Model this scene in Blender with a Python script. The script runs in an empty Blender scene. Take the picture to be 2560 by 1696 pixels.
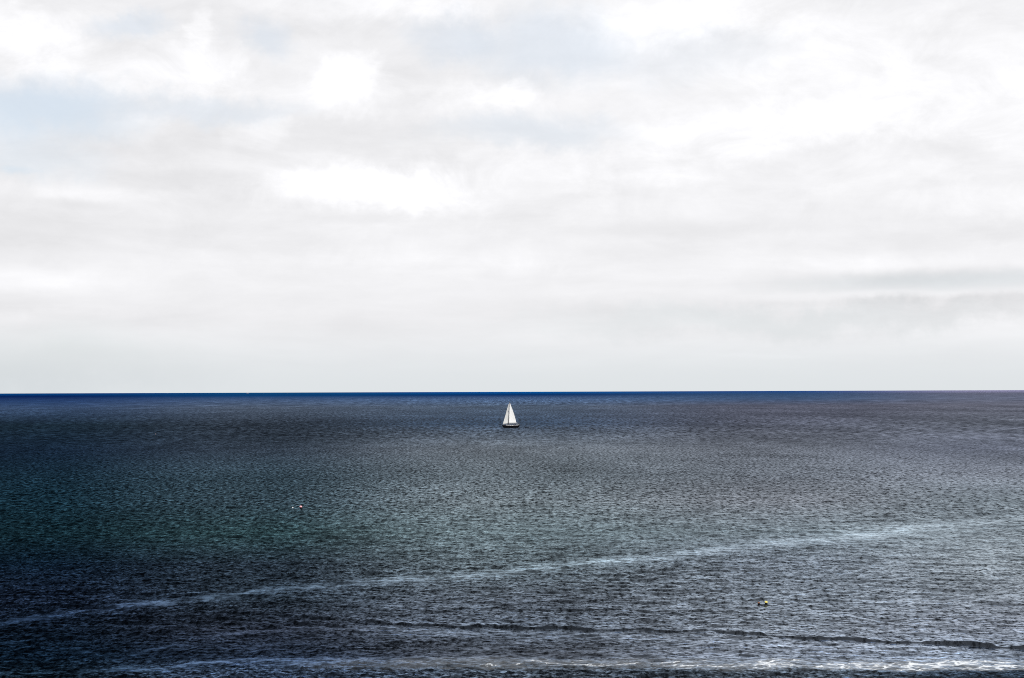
import bpy, bmesh, math, random
import numpy as np
from mathutils import Vector, Matrix, Euler

random.seed(7)
RNG = np.random.default_rng(7)
S = bpy.context.scene
R = math.radians

# ------------------------------------------------------------------ camera
EYE = 22.0                    # the photographer stands on a cliff top
PITCH, ROLL = R(2.11), R(0.19)
LENS = 50.0
F = 2560 * LENS / 36.0        # focal length in photograph pixels
cam_d = bpy.data.cameras.new('camera')
cam = bpy.data.objects.new('camera', cam_d)
S.collection.objects.link(cam)
cam_d.lens = LENS
cam_d.sensor_width = 36
cam_d.clip_start = 0.5
cam_d.clip_end = 200000
CM = Matrix.Translation((0, 0, EYE)) @ Matrix.Rotation(R(90) + PITCH, 4, 'X') @ Matrix.Rotation(ROLL * -1, 4, 'Z')
cam.matrix_world = CM
S.camera = cam

# ------------------------------------------------------------------ light, world, exposure
SUN_AZ, SUN_EL = R(150), R(36)     # azimuth clockwise from the view direction (+Y)
sun_dir = Vector((math.sin(SUN_AZ) * math.cos(SUN_EL), math.cos(SUN_AZ) * math.cos(SUN_EL), math.sin(SUN_EL)))
sd = bpy.data.lights.new('sun', 'SUN')
sd.energy = 1.4
sd.angle = R(30)
sd.color = (1.0, 0.97, 0.93)
so = bpy.data.objects.new('sun', sd)
S.collection.objects.link(so)
so.rotation_euler = (-sun_dir).to_track_quat('-Z', 'Y').to_euler()

S.view_settings.view_transform = 'Standard'
S.view_settings.look = 'None'
S.view_settings.exposure = 0.0
S.view_settings.gamma = 1.0
S.view_settings.use_curve_mapping = False
S.cycles.use_denoising = False
S.cycles.filter_width = 1.0
S.cycles.max_bounces = 5
S.cycles.sample_clamp_indirect = 6
S.cycles.sample_clamp_direct = 12


class NG:
    """small helper for building node trees"""
    def __init__(self, tree):
        self.t = tree
        self.t.nodes.clear()

    def n(self, kind, **kw):
        nd = self.t.nodes.new(kind)
        for k, v in kw.items():
            setattr(nd, k, v)
        return nd

    def put(self, sock, v):
        if isinstance(v, bpy.types.NodeSocket):
            self.t.links.new(v, sock)
        else:
            sock.default_value = v

    def m(self, op, a, b=None, c=None, clamp=False):
        nd = self.n('ShaderNodeMath', operation=op, use_clamp=clamp)
        for i, v in enumerate((a, b, c)):
            if v is not None:
                self.put(nd.inputs[i], v)
        return nd.outputs[0]

    def v(self, op, a, b=None, c=None):
        nd = self.n('ShaderNodeVectorMath', operation=op)
        for i, v in enumerate((a, b, c)):
            if v is not None:
                if op == 'SCALE' and i == 1:
                    self.put(nd.inputs['Scale'], v)
                else:
                    self.put(nd.inputs[i], v)
        return nd.outputs['Value' if op in ('LENGTH', 'DOT_PRODUCT') else 'Vector']

    def smooth(self, x, a, b, lo=0.0, hi=1.0, kind='SMOOTHSTEP'):
        nd = self.n('ShaderNodeMapRange', interpolation_type=kind)
        for k, v in zip(('Value', 'From Min', 'From Max', 'To Min', 'To Max'), (x, a, b, lo, hi)):
            self.put(nd.inputs[k], v)
        return nd.outputs[0]

    def noise(self, vec, scale, detail=3.0, rough=0.5, color=False, dist=0.0):
        nd = self.n('ShaderNodeTexNoise')
        self.put(nd.inputs['Vector'], vec)
        nd.inputs['Scale'].default_value = scale
        nd.inputs['Detail'].default_value = detail
        nd.inputs['Roughness'].default_value = rough
        nd.inputs['Distortion'].default_value = dist
        return nd.outputs['Color' if color else 'Fac']

    def mix(self, f, a, b):
        nd = self.n('ShaderNodeMix', data_type='RGBA')
        self.put(nd.inputs[0], f)
        self.put(nd.inputs[6], a)
        self.put(nd.inputs[7], b)
        return nd.outputs[2]

    def comb(self, x, y, z):
        nd = self.n('ShaderNodeCombineXYZ')
        for i, v in enumerate((x, y, z)):
            self.put(nd.inputs[i], v)
        return nd.outputs[0]

    def sep(self, v):
        nd = self.n('ShaderNodeSeparateXYZ')
        self.put(nd.inputs[0], v)
        return nd.outputs


def az_el(px, py):
    """compass direction of a point of the sky (azimuth, elevation in radians)"""
    d = CM.to_3x3() @ Vector(((px - 1280) / F, (848 - py) / F, -1)).normalized()
    return math.atan2(d.x, d.y), math.asin(d.z)


world = bpy.data.worlds.new('World')
S.world = world
world.use_nodes = True
g = NG(world.node_tree)
D = g.v('NORMALIZE', g.n('ShaderNodeTexCoord').outputs['Generated'])
dx, dy, dz = g.sep(D)
az = g.m('ARCTAN2', dx, dy)
el = g.m('ARCSINE', dz)
sky = g.n('ShaderNodeTexSky', sky_type='NISHITA')
sky.sun_disc = False
sky.sun_elevation = SUN_EL
sky.sun_rotation = SUN_AZ
sky.altitude = 20
sky.air_density = 1.0
sky.dust_density = 2.0
zc = g.m('MAXIMUM', dz, 0.0)
# a cloud deck seen in perspective: flattened towards the horizon
dn = g.m('ADD', zc, 0.10)
deck = g.comb(g.m('DIVIDE', dx, dn), g.m('DIVIDE', dy, dn), 0.0)
deck_n = g.noise(deck, 1.1, 6, 0.55, dist=0.3)
deck_f = g.noise(g.comb(g.m('MULTIPLY', az, 3.2), g.m('MULTIPLY', el, 17.0), 3.0), 2.0, 8, 0.6, dist=0.25)
# edges of single clouds: position warped by billowy noise
uv0 = g.comb(az, el, 0.0)
w1 = g.noise(uv0, 13, 2, 0.5, color=True)
w2 = g.noise(uv0, 60, 3, 0.6, color=True)
uv = g.v('ADD', uv0, g.v('MULTIPLY', g.v('SUBTRACT', w1, (.5, .5, .5)), (0.060, 0.034, 0)))
uv = g.v('ADD', uv, g.v('MULTIPLY', g.v('SUBTRACT', w2, (.5, .5, .5)), (0.026, 0.018, 0)))
w3 = g.noise(uv0, 170, 5, 0.65, color=True)
uv = g.v('ADD', uv, g.v('MULTIPLY', g.v('SUBTRACT', w3, (.5, .5, .5)), (0.009, 0.007, 0)))
uv = g.v('MULTIPLY', uv, (1, 1, 0))
uv_thin = g.v('ADD', g.v('MULTIPLY', g.v('SUBTRACT', uv, uv0), (1.0, 0.22, 0)), uv0)


def cloud(acc, px, py, rx, ry, amt, inner=0.45, outer=1.25, puffy=False):
    a, e = az_el(px, py)
    q = g.v('MULTIPLY', g.v('SUBTRACT', uv if ry > 34 else uv_thin, (a, e, 0)), (F / rx, F / ry, 0))
    if puffy:                                    # cumulus: crisp billowing top, base that dissolves
        q = g.v('ADD', g.v('MULTIPLY', g.v('MAXIMUM', q, (-99, 0, 0)), (1, 1, 0)), g.v('MULTIPLY', g.v('MINIMUM', q, (0, 0, 0)), (0, .55, 0)))
    f = g.smooth(g.v('LENGTH', q), outer, inner, 0.0, amt)
    return f if acc is None else g.m('ADD', acc, f)


W = None
for c in [
    # white heads
    (60, 60, 170, 90, 0.09, .25, 1.2, True), (150, 110, 110, 60, .06, .25, 1.2, True), (20, 60, 170, 70, .05, .3, 1.2), (240, 190, 200, 60, .05, .2, 1.3),
    (500, 75, 48, 62, 0.10, .3, 1.14, True), (548, 118, 60, 50, .08, .3, 1.14, True), (480, 140, 90, 55, .05, .25, 1.2, True), (470, 190, 260, 60, .05, .3, 1.2),
    (915, 165, 72, 54, 0.12, .3, 1.14, True), (850, 160, 72, 48, .10, .3, 1.14, True), (790, 195, 70, 38, .05, .25, 1.2, True), (885, 205, 120, 55, .05, .4, 1.15, True), (850, 235, 180, 55, .06, .2, 1.3),
    (1300, 215, 72, 38, .10, .3, 1.14, True), (1240, 232, 70, 36, .07, .25, 1.2, True), (1150, 235, 130, 60, .04, .3, 1.2), (345, 298, 80, 40, .05, .25, 1.2, True),
    (670, 306, 62, 36, .08, .3, 1.14, True), (590, 320, 50, 36, .05, .3, 1.14, True),
    (880, 450, 190, 62, .09, .3, 1.16, True), (740, 460, 130, 45, .06, .25, 1.2, True), (1040, 455, 160, 55, .06, .25, 1.2, True), (900, 470, 280, 50, .05, .2, 1.3), (1050, 480, 260, 60, .08, .2, 1.3), (960, 5, 340, 40, .10, .2, 1.3),
    (230, 490, 150, 24, .05, .3, 1.3), (70, 700, 260, 32, .06, .2, 1.4),
    # broad bright cloud on the right
    (1620, 60, 330, 60, .09, .2, 1.4), (1980, 80, 430, 120, .07, .2, 1.4), (2350, 240, 560, 170, .08, .2, 1.4),
    (1900, 325, 480, 66, .10, .2, 1.3), (2480, 500, 300, 66, .07, .2, 1.3), (1500, 420, 420, 50, .06, .2, 1.4),
    (1100, 660, 420, 34, .04, .2, 1.4), (700, 640, 700, 90, .02, .2, 1.3), (2150, 660, 320, 26, .05, .2, 1.3),
    (1380, 680, 150, 24, .04, .2, 1.4), (2200, 738, 420, 12, .05, .2, 1.3), (1900, 888, 150, 6, .03, .3, 1.3),
    # greyer underside bands
    (850, 335, 330, 56, -.05, .2, 1.4), (440, 330, 260, 50, -.03, .2, 1.4), (180, 510, 110, 14, -.06, .2, 1.4),
    (470, 440, 230, 36, -.04, .2, 1.4), (1780, 130, 240, 44, -.05, .2, 1.4), (1420, 340, 260, 40, -.04, .2, 1.4),
    (2330, 170, 140, 36, -.05, .2, 1.4), (2380, 370, 150, 36, -.05, .2, 1.4), (1700, 575, 330, 24, -.05, .2, 1.4),
    (2350, 700, 520, 24, -.13, .1, 1.5), (1900, 768, 700, 34, -.09, .1, 1.5), (2450, 775, 400, 36, -.09, .1, 1.5),
    (1950, 815, 480, 40, -.04, .1, 1.5), (2480, 560, 140, 36, -.05, .2, 1.4), (900, 545, 170, 20, -.03, .2, 1.4),
    (120, 800, 320, 36, -.04, .2, 1.4), (250, 600, 500, 60, -.02, .2, 1.4), (40, 750, 130, 30, -.04, .2, 1.4),
]:
    W = cloud(W, *c)
B = None
for c in [(90, 270, 270, 95, .75, .2, 1.2), (60, 400, 190, 60, .35, .2, 1.3), (520, 262, 260, 36, .35, .2, 1.3),
          (660, 75, 90, 50, .40, .2, 1.3), (330, 75, 100, 35, .4, .2, 1.3), (1370, 110, 210, 90, .45, .2, 1.4),
          (1120, 80, 120, 60, .40, .2, 1.4), (1330, 330, 260, 46, .35, .2, 1.4), (45, 428, 45, 12, .3, .2, 1.3),
          (0, 900, 500, 80, .50, .1, 1.5), (1900, 800, 600, 36, .35, .1, 1.5), (2400, 705, 420, 24, .35, .1, 1.5),
          (1700, 130, 260, 70, .20, .2, 1.4)]:
    B = cloud(B, *c)
# general tone: towards the veiled sun the deck is brighter; a pale haze rim lies on the horizon
glow = g.smooth(g.v('DOT_PRODUCT', D, tuple(sun_dir)), 0.0, 1.0, 0.0, 0.35)
deck_out = g.smooth(el, 0.24, 0.40)              # above the frame the same deck goes on with more contrast
puff = g.noise(g.comb(g.m('MULTIPLY', az, 17.0), g.m('MULTIPLY', el, 30.0), 5.0), 1.0, 10, 0.66, dist=0.6)
puff2 = g.noise(g.comb(g.m('MULTIPLY', az, 5.0), g.m('MULTIPLY', el, 11.0), 9.0), 1.0, 8, 0.60, dist=0.4)
high = g.smooth(el, 0.05, 0.15)
tone = g.m('ADD', 0.88, g.m('MULTIPLY', g.m('SUBTRACT', deck_f, 0.5), 0.22))
tone = g.m('ADD', tone, g.m('MULTIPLY', g.m('SUBTRACT', deck_n, 0.5), 0.12))
tone = g.m('ADD', tone, g.m('MULTIPLY', g.m('SUBTRACT', puff2, 0.5), g.m('MULTIPLY', high, 0.20)))
tone = g.m('ADD', tone, g.m('MULTIPLY', g.m('SUBTRACT', puff, 0.5), g.m('ADD', g.m('MULTIPLY', high, 0.20), 0.05)))
W = g.m('MULTIPLY', W, g.smooth(puff, 0.3, 0.65, 0.55, 1.35, 'LINEAR'))
tone = g.m('ADD', tone, W)
tone = g.m('ADD', tone, glow)
tone = g.m('ADD', tone, g.smooth(az, -0.2, 0.25, -0.01, 0.02))
rim = g.smooth(el, 0.0, 0.055, 1.0, 0.0)
tone = g.m('ADD', g.m('MULTIPLY', tone, g.m('SUBTRACT', 1.0, rim)), g.m('MULTIPLY', rim, 0.775))
cool = g.mix(rim, (1.0, 1.0, 1.02, 1), (0.955, 1.0, 1.025, 1))
K = 0.10
cl = g.v('SCALE', cool, g.m('DIVIDE', tone, K))
gap = g.v('ADD', g.v('SCALE', sky.outputs[0], 0.5), (4.95, 5.35, 5.75))
high_gap = g.m('MULTIPLY', g.smooth(deck_n, 0.52, 0.30), deck_out)
Bt = g.m('ADD', B, g.m('MULTIPLY', high_gap, 0.8), clamp=True)
final = g.mix(Bt, cl, gap)
bg = g.n('ShaderNodeBackground')
g.put(bg.inputs['Color'], final)
bg.inputs['Strength'].default_value = K
g.t.links.new(bg.outputs[0], g.n('ShaderNodeOutputWorld').inputs[0])
world.cycles.sampling_method = 'MANUAL'
world.cycles.sample_map_resolution = 512


# ------------------------------------------------------------------ helpers
def ray(px, py):
    return (CM.to_3x3() @ Vector(((px - 1280) / F, (848 - py) / F, -1))).normalized()


def sea_pt(px, py):
    d = ray(px, py)
    t = -EYE / d.z
    return Vector((d.x * t, d.y * t, 0.0))


def link(o, parent=None):
    S.collection.objects.link(o)
    if parent is not None:
        o.parent = parent
    return o


def tag(o, label=None, cat=None, group=None, kind=None):
    for k, v in (('label', label), ('category', cat), ('group', group), ('kind', kind)):
        if v:
            o[k] = v
    return o


def empty(name, loc, rz=0.0):
    o = bpy.data.objects.new(name, None)
    o.empty_display_size = 0.3
    o.location = loc
    o.rotation_euler = (0, 0, rz)
    return link(o)


def mesh_obj(name, verts, faces, mat, parent=None, smooth=False):
    me = bpy.data.meshes.new(name)
    me.from_pydata([tuple(v) for v in verts], [], faces)
    me.update()
    if smooth:
        me.polygons.foreach_set('use_smooth', [True] * len(me.polygons))
    me.materials.append(mat)
    return link(bpy.data.objects.new(name, me), parent)


def bm_obj(name, bm, mat, parent=None, smooth=False):
    bmesh.ops.recalc_face_normals(bm, faces=bm.faces)
    me = bpy.data.meshes.new(name)
    bm.to_mesh(me)
    bm.free()
    if smooth:
        me.polygons.foreach_set('use_smooth', [True] * len(me.polygons))
    me.materials.append(mat)
    return link(bpy.data.objects.new(name, me), parent)


def add_box(bm, c, s, rot=None, bev=0.0):
    r = bmesh.ops.create_cube(bm, size=1.0)
    vs = r['verts']
    M = Matrix.Translation(c) @ (rot.to_matrix().to_4x4() if rot else Matrix()) @ Matrix.Diagonal((*s, 1))
    bmesh.ops.transform(bm, matrix=M, verts=vs)
    if bev:
        es = list({e for v in vs for e in v.link_edges})
        bmesh.ops.bevel(bm, geom=es, offset=bev, segments=2, affect='EDGES', profile=0.5)


def add_tube(bm, pts, rad, seg=8):
    pts = [Vector(p) for p in pts]
    rads = rad if isinstance(rad, (list, tuple)) else [rad] * len(pts)
    rings = []
    for i, p in enumerate(pts):
        t = (pts[min(i + 1, len(pts) - 1)] - pts[max(i - 1, 0)]).normalized()
        a = t.orthogonal().normalized() if abs(t.z) < .9 else Vector((1, 0, 0))
        a = (a - t * a.dot(t)).normalized()
        if i and (a.dot(pa) < 0):
            a = -a
        pa = a
        b = t.cross(a)
        rings.append([bm.verts.new(p + (a * math.cos(k * 2 * math.pi / seg) + b * math.sin(k * 2 * math.pi / seg)) * rads[i]) for k in range(seg)])
    for i in range(len(rings) - 1):
        for k in range(seg):
            bm.faces.new((rings[i][k], rings[i][(k + 1) % seg], rings[i + 1][(k + 1) % seg], rings[i + 1][k]))
    bm.faces.new(rings[0][::-1])
    bm.faces.new(rings[-1])


def tube_obj(name, pts, rad, mat, parent=None, seg=8):
    bm = bmesh.new()
    add_tube(bm, pts, rad, seg)
    return bm_obj(name, bm, mat, parent, True)


def paint(name, col, rough=0.5, var=0.15, scale=3.0, spec=0.5, trans=0.0):
    m = bpy.data.materials.new(name)
    m.use_nodes = True
    n = NG(m.node_tree)
    co = n.n('ShaderNodeTexCoord').outputs['Object']
    f = n.noise(co, scale, 5, 0.6)
    c = n.mix(n.smooth(f, 0.3, 0.7), tuple(x * (1 - var) for x in col) + (1,), tuple(min(1, x * (1 + var)) for x in col) + (1,))
    p = n.n('ShaderNodeBsdfPrincipled')
    n.put(p.inputs['Base Color'], c)
    n.put(p.inputs['Roughness'], n.smooth(f, 0.2, 0.8, rough * .8, min(1, rough * 1.2)))
    p.inputs['Specular IOR Level'].default_value = spec
    out = n.n('ShaderNodeOutputMaterial')
    sh = p.outputs[0]
    if trans:
        tr = n.n('ShaderNodeBsdfTranslucent')
        n.put(tr.inputs['Color'], c)
        mx = n.n('ShaderNodeMixShader')
        mx.inputs[0].default_value = trans
        n.t.links.new(sh, mx.inputs[1])
        n.t.links.new(tr.outputs[0], mx.inputs[2])
        sh = mx.outputs[0]
    n.t.links.new(sh, out.inputs[0])
    return m


# ------------------------------------------------------------------ the sea
# Sheet in rings round the shore: fine where it lies near the cliff, coarser outwards, 60 km to the horizon.
f1024 = F * 0.4
dips = list(np.arange(340, 300, -1.5)) + list(np.arange(300, 215, -0.18)) + list(np.arange(215, 40, -0.34)) + list(np.arange(40, 6, -0.5)) + list(np.arange(6, 0.7, -0.45))
rad = np.array([24, 30, 36, 44, 52, 60, 68, 73] + [EYE * f1024 / d for d in dips] + [55000, 80000], dtype=np.float64)
rad = np.unique(rad)
fine = np.linspace(R(-24.5), R(24.5), 1020)
side = np.linspace(R(24.5), R(360 - 24.5), 90)[1:-1]
ang = np.concatenate([fine, side])
NA, NR = len(ang), len(rad)
RR, AA = np.meshgrid(rad, ang, indexing='ij')
X = RR * np.sin(AA)
Y = RR * np.cos(AA)
cell = np.gradient(rad)[:, None] * np.ones_like(X)
cell = np.maximum(cell, RR * (fine[1] - fine[0]))
cell[:, len(fine):] = np.maximum(cell[:, len(fine):], RR[:, len(fine):] * (side[1] - side[0]))

# sea state: wind ruffling by place. Rows are distances from the cliff, columns bearings (tangent).
def col_of(px): return (px - 1280) / F
def dist_of(py): return EYE / ((py - 979) / F)
g_cols = np.array([col_of(p) for p in (-200, 108, 650, 1276, 1950, 2490, 2760)])
g_rows_py = [982, 988, 1001, 1017, 1060, 1125, 1190, 1255, 1330, 1406, 1493, 1568, 1633, 1682]
g_rows = np.log(np.array([dist_of(p) for p in g_rows_py]))
RUF = np.array([
#RUFFLE_BEGIN
    [1.6, 1.6, 1.6, 1.5, 1.0, 0.6, 0.6],
    [1.6, 1.6, 1.6, 1.5, 1.0, 0.6, 0.6],
    [1.4, 1.4, 1.3, 1.2, 0.95, 0.7, 0.7],
    [1.3, 1.3, 1.1, 1.0, 0.9, 0.7, 0.7],
    [1.6, 1.6, 1.3, 0.8, 0.8, 0.7, 0.7],
    [1.6, 1.6, 1.2, 0.8, 0.7, 0.6, 0.6],
    [1.6, 1.6, 1.2, 0.8, 0.7, 0.6, 0.6],
    [1.6, 1.6, 1.2, 0.75, 0.6, 0.55, 0.55],
    [1.6, 1.6, 1.2, 0.7, 0.55, 0.5, 0.5],
    [1.5, 1.5, 1.1, 0.65, 0.5, 0.45, 0.45],
    [1.4, 1.4, 1.0, 0.6, 0.42, 0.40, 0.40],
    [1.3, 1.3, 0.9, 0.55, 0.38, 0.36, 0.36],
    [1.2, 1.2, 0.85, 0.5, 0.38, 0.36, 0.36],
    [1.2, 1.2, 0.9, 0.6, 0.55, 0.5, 0.5],
#RUFFLE_END
])
# sea's light and dark painted into reflection tint and water's own colour, by place
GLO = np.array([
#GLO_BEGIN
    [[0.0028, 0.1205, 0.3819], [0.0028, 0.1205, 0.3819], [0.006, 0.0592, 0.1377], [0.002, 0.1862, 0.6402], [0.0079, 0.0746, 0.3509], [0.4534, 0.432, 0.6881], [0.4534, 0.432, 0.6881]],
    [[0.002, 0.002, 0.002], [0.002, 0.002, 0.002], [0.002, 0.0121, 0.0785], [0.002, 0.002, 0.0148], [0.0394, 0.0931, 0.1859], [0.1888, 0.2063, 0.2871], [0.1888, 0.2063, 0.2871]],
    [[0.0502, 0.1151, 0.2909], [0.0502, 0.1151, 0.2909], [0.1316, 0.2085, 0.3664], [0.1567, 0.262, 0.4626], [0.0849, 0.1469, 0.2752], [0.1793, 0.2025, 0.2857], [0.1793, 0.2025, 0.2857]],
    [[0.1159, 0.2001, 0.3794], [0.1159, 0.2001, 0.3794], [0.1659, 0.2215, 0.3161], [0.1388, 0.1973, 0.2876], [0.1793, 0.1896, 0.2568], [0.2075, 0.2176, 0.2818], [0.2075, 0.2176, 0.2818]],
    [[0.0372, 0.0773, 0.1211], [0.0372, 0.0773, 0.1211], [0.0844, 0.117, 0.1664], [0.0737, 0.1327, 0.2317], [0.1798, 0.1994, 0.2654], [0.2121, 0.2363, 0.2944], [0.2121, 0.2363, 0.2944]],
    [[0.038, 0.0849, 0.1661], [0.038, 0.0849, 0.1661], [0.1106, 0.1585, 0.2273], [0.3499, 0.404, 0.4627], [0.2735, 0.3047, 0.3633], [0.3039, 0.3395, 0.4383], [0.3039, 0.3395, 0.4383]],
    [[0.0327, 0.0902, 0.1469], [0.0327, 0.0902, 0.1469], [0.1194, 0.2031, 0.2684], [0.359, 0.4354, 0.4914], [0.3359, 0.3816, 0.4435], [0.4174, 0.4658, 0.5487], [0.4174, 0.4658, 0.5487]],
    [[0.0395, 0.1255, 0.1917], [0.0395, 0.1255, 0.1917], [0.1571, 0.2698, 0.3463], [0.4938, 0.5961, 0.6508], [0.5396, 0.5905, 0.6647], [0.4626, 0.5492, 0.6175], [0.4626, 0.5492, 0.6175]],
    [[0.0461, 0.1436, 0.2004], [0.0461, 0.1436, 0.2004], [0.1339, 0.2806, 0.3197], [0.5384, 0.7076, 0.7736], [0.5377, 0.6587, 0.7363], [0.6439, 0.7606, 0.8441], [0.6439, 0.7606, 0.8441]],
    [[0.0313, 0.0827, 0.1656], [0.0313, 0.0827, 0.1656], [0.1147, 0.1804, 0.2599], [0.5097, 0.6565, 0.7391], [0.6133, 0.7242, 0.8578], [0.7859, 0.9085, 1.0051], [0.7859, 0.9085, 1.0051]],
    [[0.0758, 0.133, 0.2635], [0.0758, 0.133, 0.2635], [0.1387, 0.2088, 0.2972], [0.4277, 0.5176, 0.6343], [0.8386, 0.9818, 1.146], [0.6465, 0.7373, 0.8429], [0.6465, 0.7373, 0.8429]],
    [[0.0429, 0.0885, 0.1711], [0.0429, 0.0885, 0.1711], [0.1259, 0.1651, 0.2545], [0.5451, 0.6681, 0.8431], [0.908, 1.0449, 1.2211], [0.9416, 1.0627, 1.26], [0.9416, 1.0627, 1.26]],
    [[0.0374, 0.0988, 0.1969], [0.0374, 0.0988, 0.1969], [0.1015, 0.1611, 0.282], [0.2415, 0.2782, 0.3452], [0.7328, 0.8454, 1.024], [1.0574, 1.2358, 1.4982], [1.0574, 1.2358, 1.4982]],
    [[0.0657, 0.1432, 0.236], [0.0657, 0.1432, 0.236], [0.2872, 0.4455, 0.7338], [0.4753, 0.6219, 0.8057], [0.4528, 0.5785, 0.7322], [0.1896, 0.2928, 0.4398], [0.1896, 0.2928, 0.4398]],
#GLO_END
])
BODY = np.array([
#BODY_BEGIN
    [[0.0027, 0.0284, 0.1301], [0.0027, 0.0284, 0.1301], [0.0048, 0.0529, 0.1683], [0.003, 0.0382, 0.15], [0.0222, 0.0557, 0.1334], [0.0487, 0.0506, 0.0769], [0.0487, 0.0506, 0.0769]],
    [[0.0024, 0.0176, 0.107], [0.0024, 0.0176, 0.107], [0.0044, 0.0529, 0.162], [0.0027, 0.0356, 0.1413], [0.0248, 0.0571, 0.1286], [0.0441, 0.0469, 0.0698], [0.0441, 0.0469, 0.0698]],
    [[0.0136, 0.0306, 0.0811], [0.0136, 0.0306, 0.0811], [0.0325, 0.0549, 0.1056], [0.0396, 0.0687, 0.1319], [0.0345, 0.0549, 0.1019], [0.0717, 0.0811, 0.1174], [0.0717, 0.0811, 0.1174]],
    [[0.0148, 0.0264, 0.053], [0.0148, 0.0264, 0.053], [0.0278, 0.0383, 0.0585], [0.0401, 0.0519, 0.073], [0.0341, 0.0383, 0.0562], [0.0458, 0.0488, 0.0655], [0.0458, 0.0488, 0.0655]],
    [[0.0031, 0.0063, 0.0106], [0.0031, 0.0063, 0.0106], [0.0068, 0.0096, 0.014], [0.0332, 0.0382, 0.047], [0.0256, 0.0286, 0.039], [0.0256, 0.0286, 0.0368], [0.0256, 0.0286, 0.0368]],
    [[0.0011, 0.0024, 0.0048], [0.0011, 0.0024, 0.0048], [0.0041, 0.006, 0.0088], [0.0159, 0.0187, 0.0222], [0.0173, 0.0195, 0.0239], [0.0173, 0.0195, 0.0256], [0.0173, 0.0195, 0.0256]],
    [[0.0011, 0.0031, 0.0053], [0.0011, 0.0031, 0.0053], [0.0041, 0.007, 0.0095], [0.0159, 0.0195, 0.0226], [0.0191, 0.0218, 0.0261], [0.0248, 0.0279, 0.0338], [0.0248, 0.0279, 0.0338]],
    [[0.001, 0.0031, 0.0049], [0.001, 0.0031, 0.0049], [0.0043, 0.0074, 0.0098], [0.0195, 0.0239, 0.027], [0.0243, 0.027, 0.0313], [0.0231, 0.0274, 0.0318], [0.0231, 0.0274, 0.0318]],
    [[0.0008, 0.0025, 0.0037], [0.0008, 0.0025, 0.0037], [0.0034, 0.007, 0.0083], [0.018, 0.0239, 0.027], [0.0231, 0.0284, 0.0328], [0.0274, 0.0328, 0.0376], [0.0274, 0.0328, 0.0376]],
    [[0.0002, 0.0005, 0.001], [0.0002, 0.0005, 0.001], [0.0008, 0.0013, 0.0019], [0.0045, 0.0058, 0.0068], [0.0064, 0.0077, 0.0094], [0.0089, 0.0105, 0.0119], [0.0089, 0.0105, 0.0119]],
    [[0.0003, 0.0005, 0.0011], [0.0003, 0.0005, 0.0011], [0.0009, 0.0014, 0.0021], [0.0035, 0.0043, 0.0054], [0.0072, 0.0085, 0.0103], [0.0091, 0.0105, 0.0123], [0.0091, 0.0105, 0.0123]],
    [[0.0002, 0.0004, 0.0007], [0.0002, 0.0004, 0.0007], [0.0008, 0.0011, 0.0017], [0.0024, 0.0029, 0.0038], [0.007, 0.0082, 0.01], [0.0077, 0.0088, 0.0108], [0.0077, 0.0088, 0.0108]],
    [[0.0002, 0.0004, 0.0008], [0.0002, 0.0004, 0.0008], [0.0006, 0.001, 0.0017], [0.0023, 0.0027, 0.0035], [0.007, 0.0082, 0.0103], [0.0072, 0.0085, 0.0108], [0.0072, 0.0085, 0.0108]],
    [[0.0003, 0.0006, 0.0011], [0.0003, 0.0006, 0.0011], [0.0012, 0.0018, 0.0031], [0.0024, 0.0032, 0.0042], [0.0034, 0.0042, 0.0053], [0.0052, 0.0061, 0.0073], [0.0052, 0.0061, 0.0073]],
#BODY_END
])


def grid_lookup(G, T, L):
    ci = np.clip(np.interp(T, g_cols, np.arange(len(g_cols))), 0, len(g_cols) - 1.0001)
    ri = np.clip(np.interp(-L, -g_rows, np.arange(len(g_rows))), 0, len(g_rows) - 1.0001)
    c0 = ci.astype(int); r0 = ri.astype(int)
    fc = ci - c0; fr = ri - r0
    fc = fc * fc * (3 - 2 * fc)
    if G.ndim == 3:
        fc = fc[..., None]; fr = fr[..., None]
    return (G[r0, c0] * (1 - fc) * (1 - fr) + G[r0, c0 + 1] * fc * (1 - fr) + G[r0 + 1, c0] * (1 - fc) * fr + G[r0 + 1, c0 + 1] * fc * fr)


Ys = np.maximum(Y, 1.0)
T = np.clip(X / Ys, -0.5, 0.5)
T = np.where(Y < 1, np.sign(X) * 0.5, T)
L = np.log(np.maximum(RR * np.cos(np.clip(AA, -0.5, 0.5)), 60))
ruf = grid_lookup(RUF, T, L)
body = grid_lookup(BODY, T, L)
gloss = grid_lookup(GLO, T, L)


def path(pts, k=2560 / 2367.0):
    P = sorted(((sea_pt(px * k, py * k).x, sea_pt(px * k, py * k).y) for px, py in pts))
    return np.array([p[0] for p in P]), np.array([p[1] for p in P])


def wobble(x, seed, amps=(1.0, .5, .3), lens=(31, 13, 5)):
    r = np.random.default_rng(seed)
    return sum(a * np.sin(x / l * 2 * np.pi + r.uniform(0, 6.28)) for a, l in zip(amps, lens))


def extend(xp, yp):
    s0 = (yp[1] - yp[0]) / (xp[1] - xp[0]); s1 = (yp[-1] - yp[-2]) / (xp[-1] - xp[-2])
    return (np.concatenate([[xp[0] - 200], xp, [xp[-1] + 300]]), np.concatenate([[yp[0] - 200 * s0 * .3], yp, [yp[-1] + 300 * s1 * .6]]))


slick = np.zeros_like(X)
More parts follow.
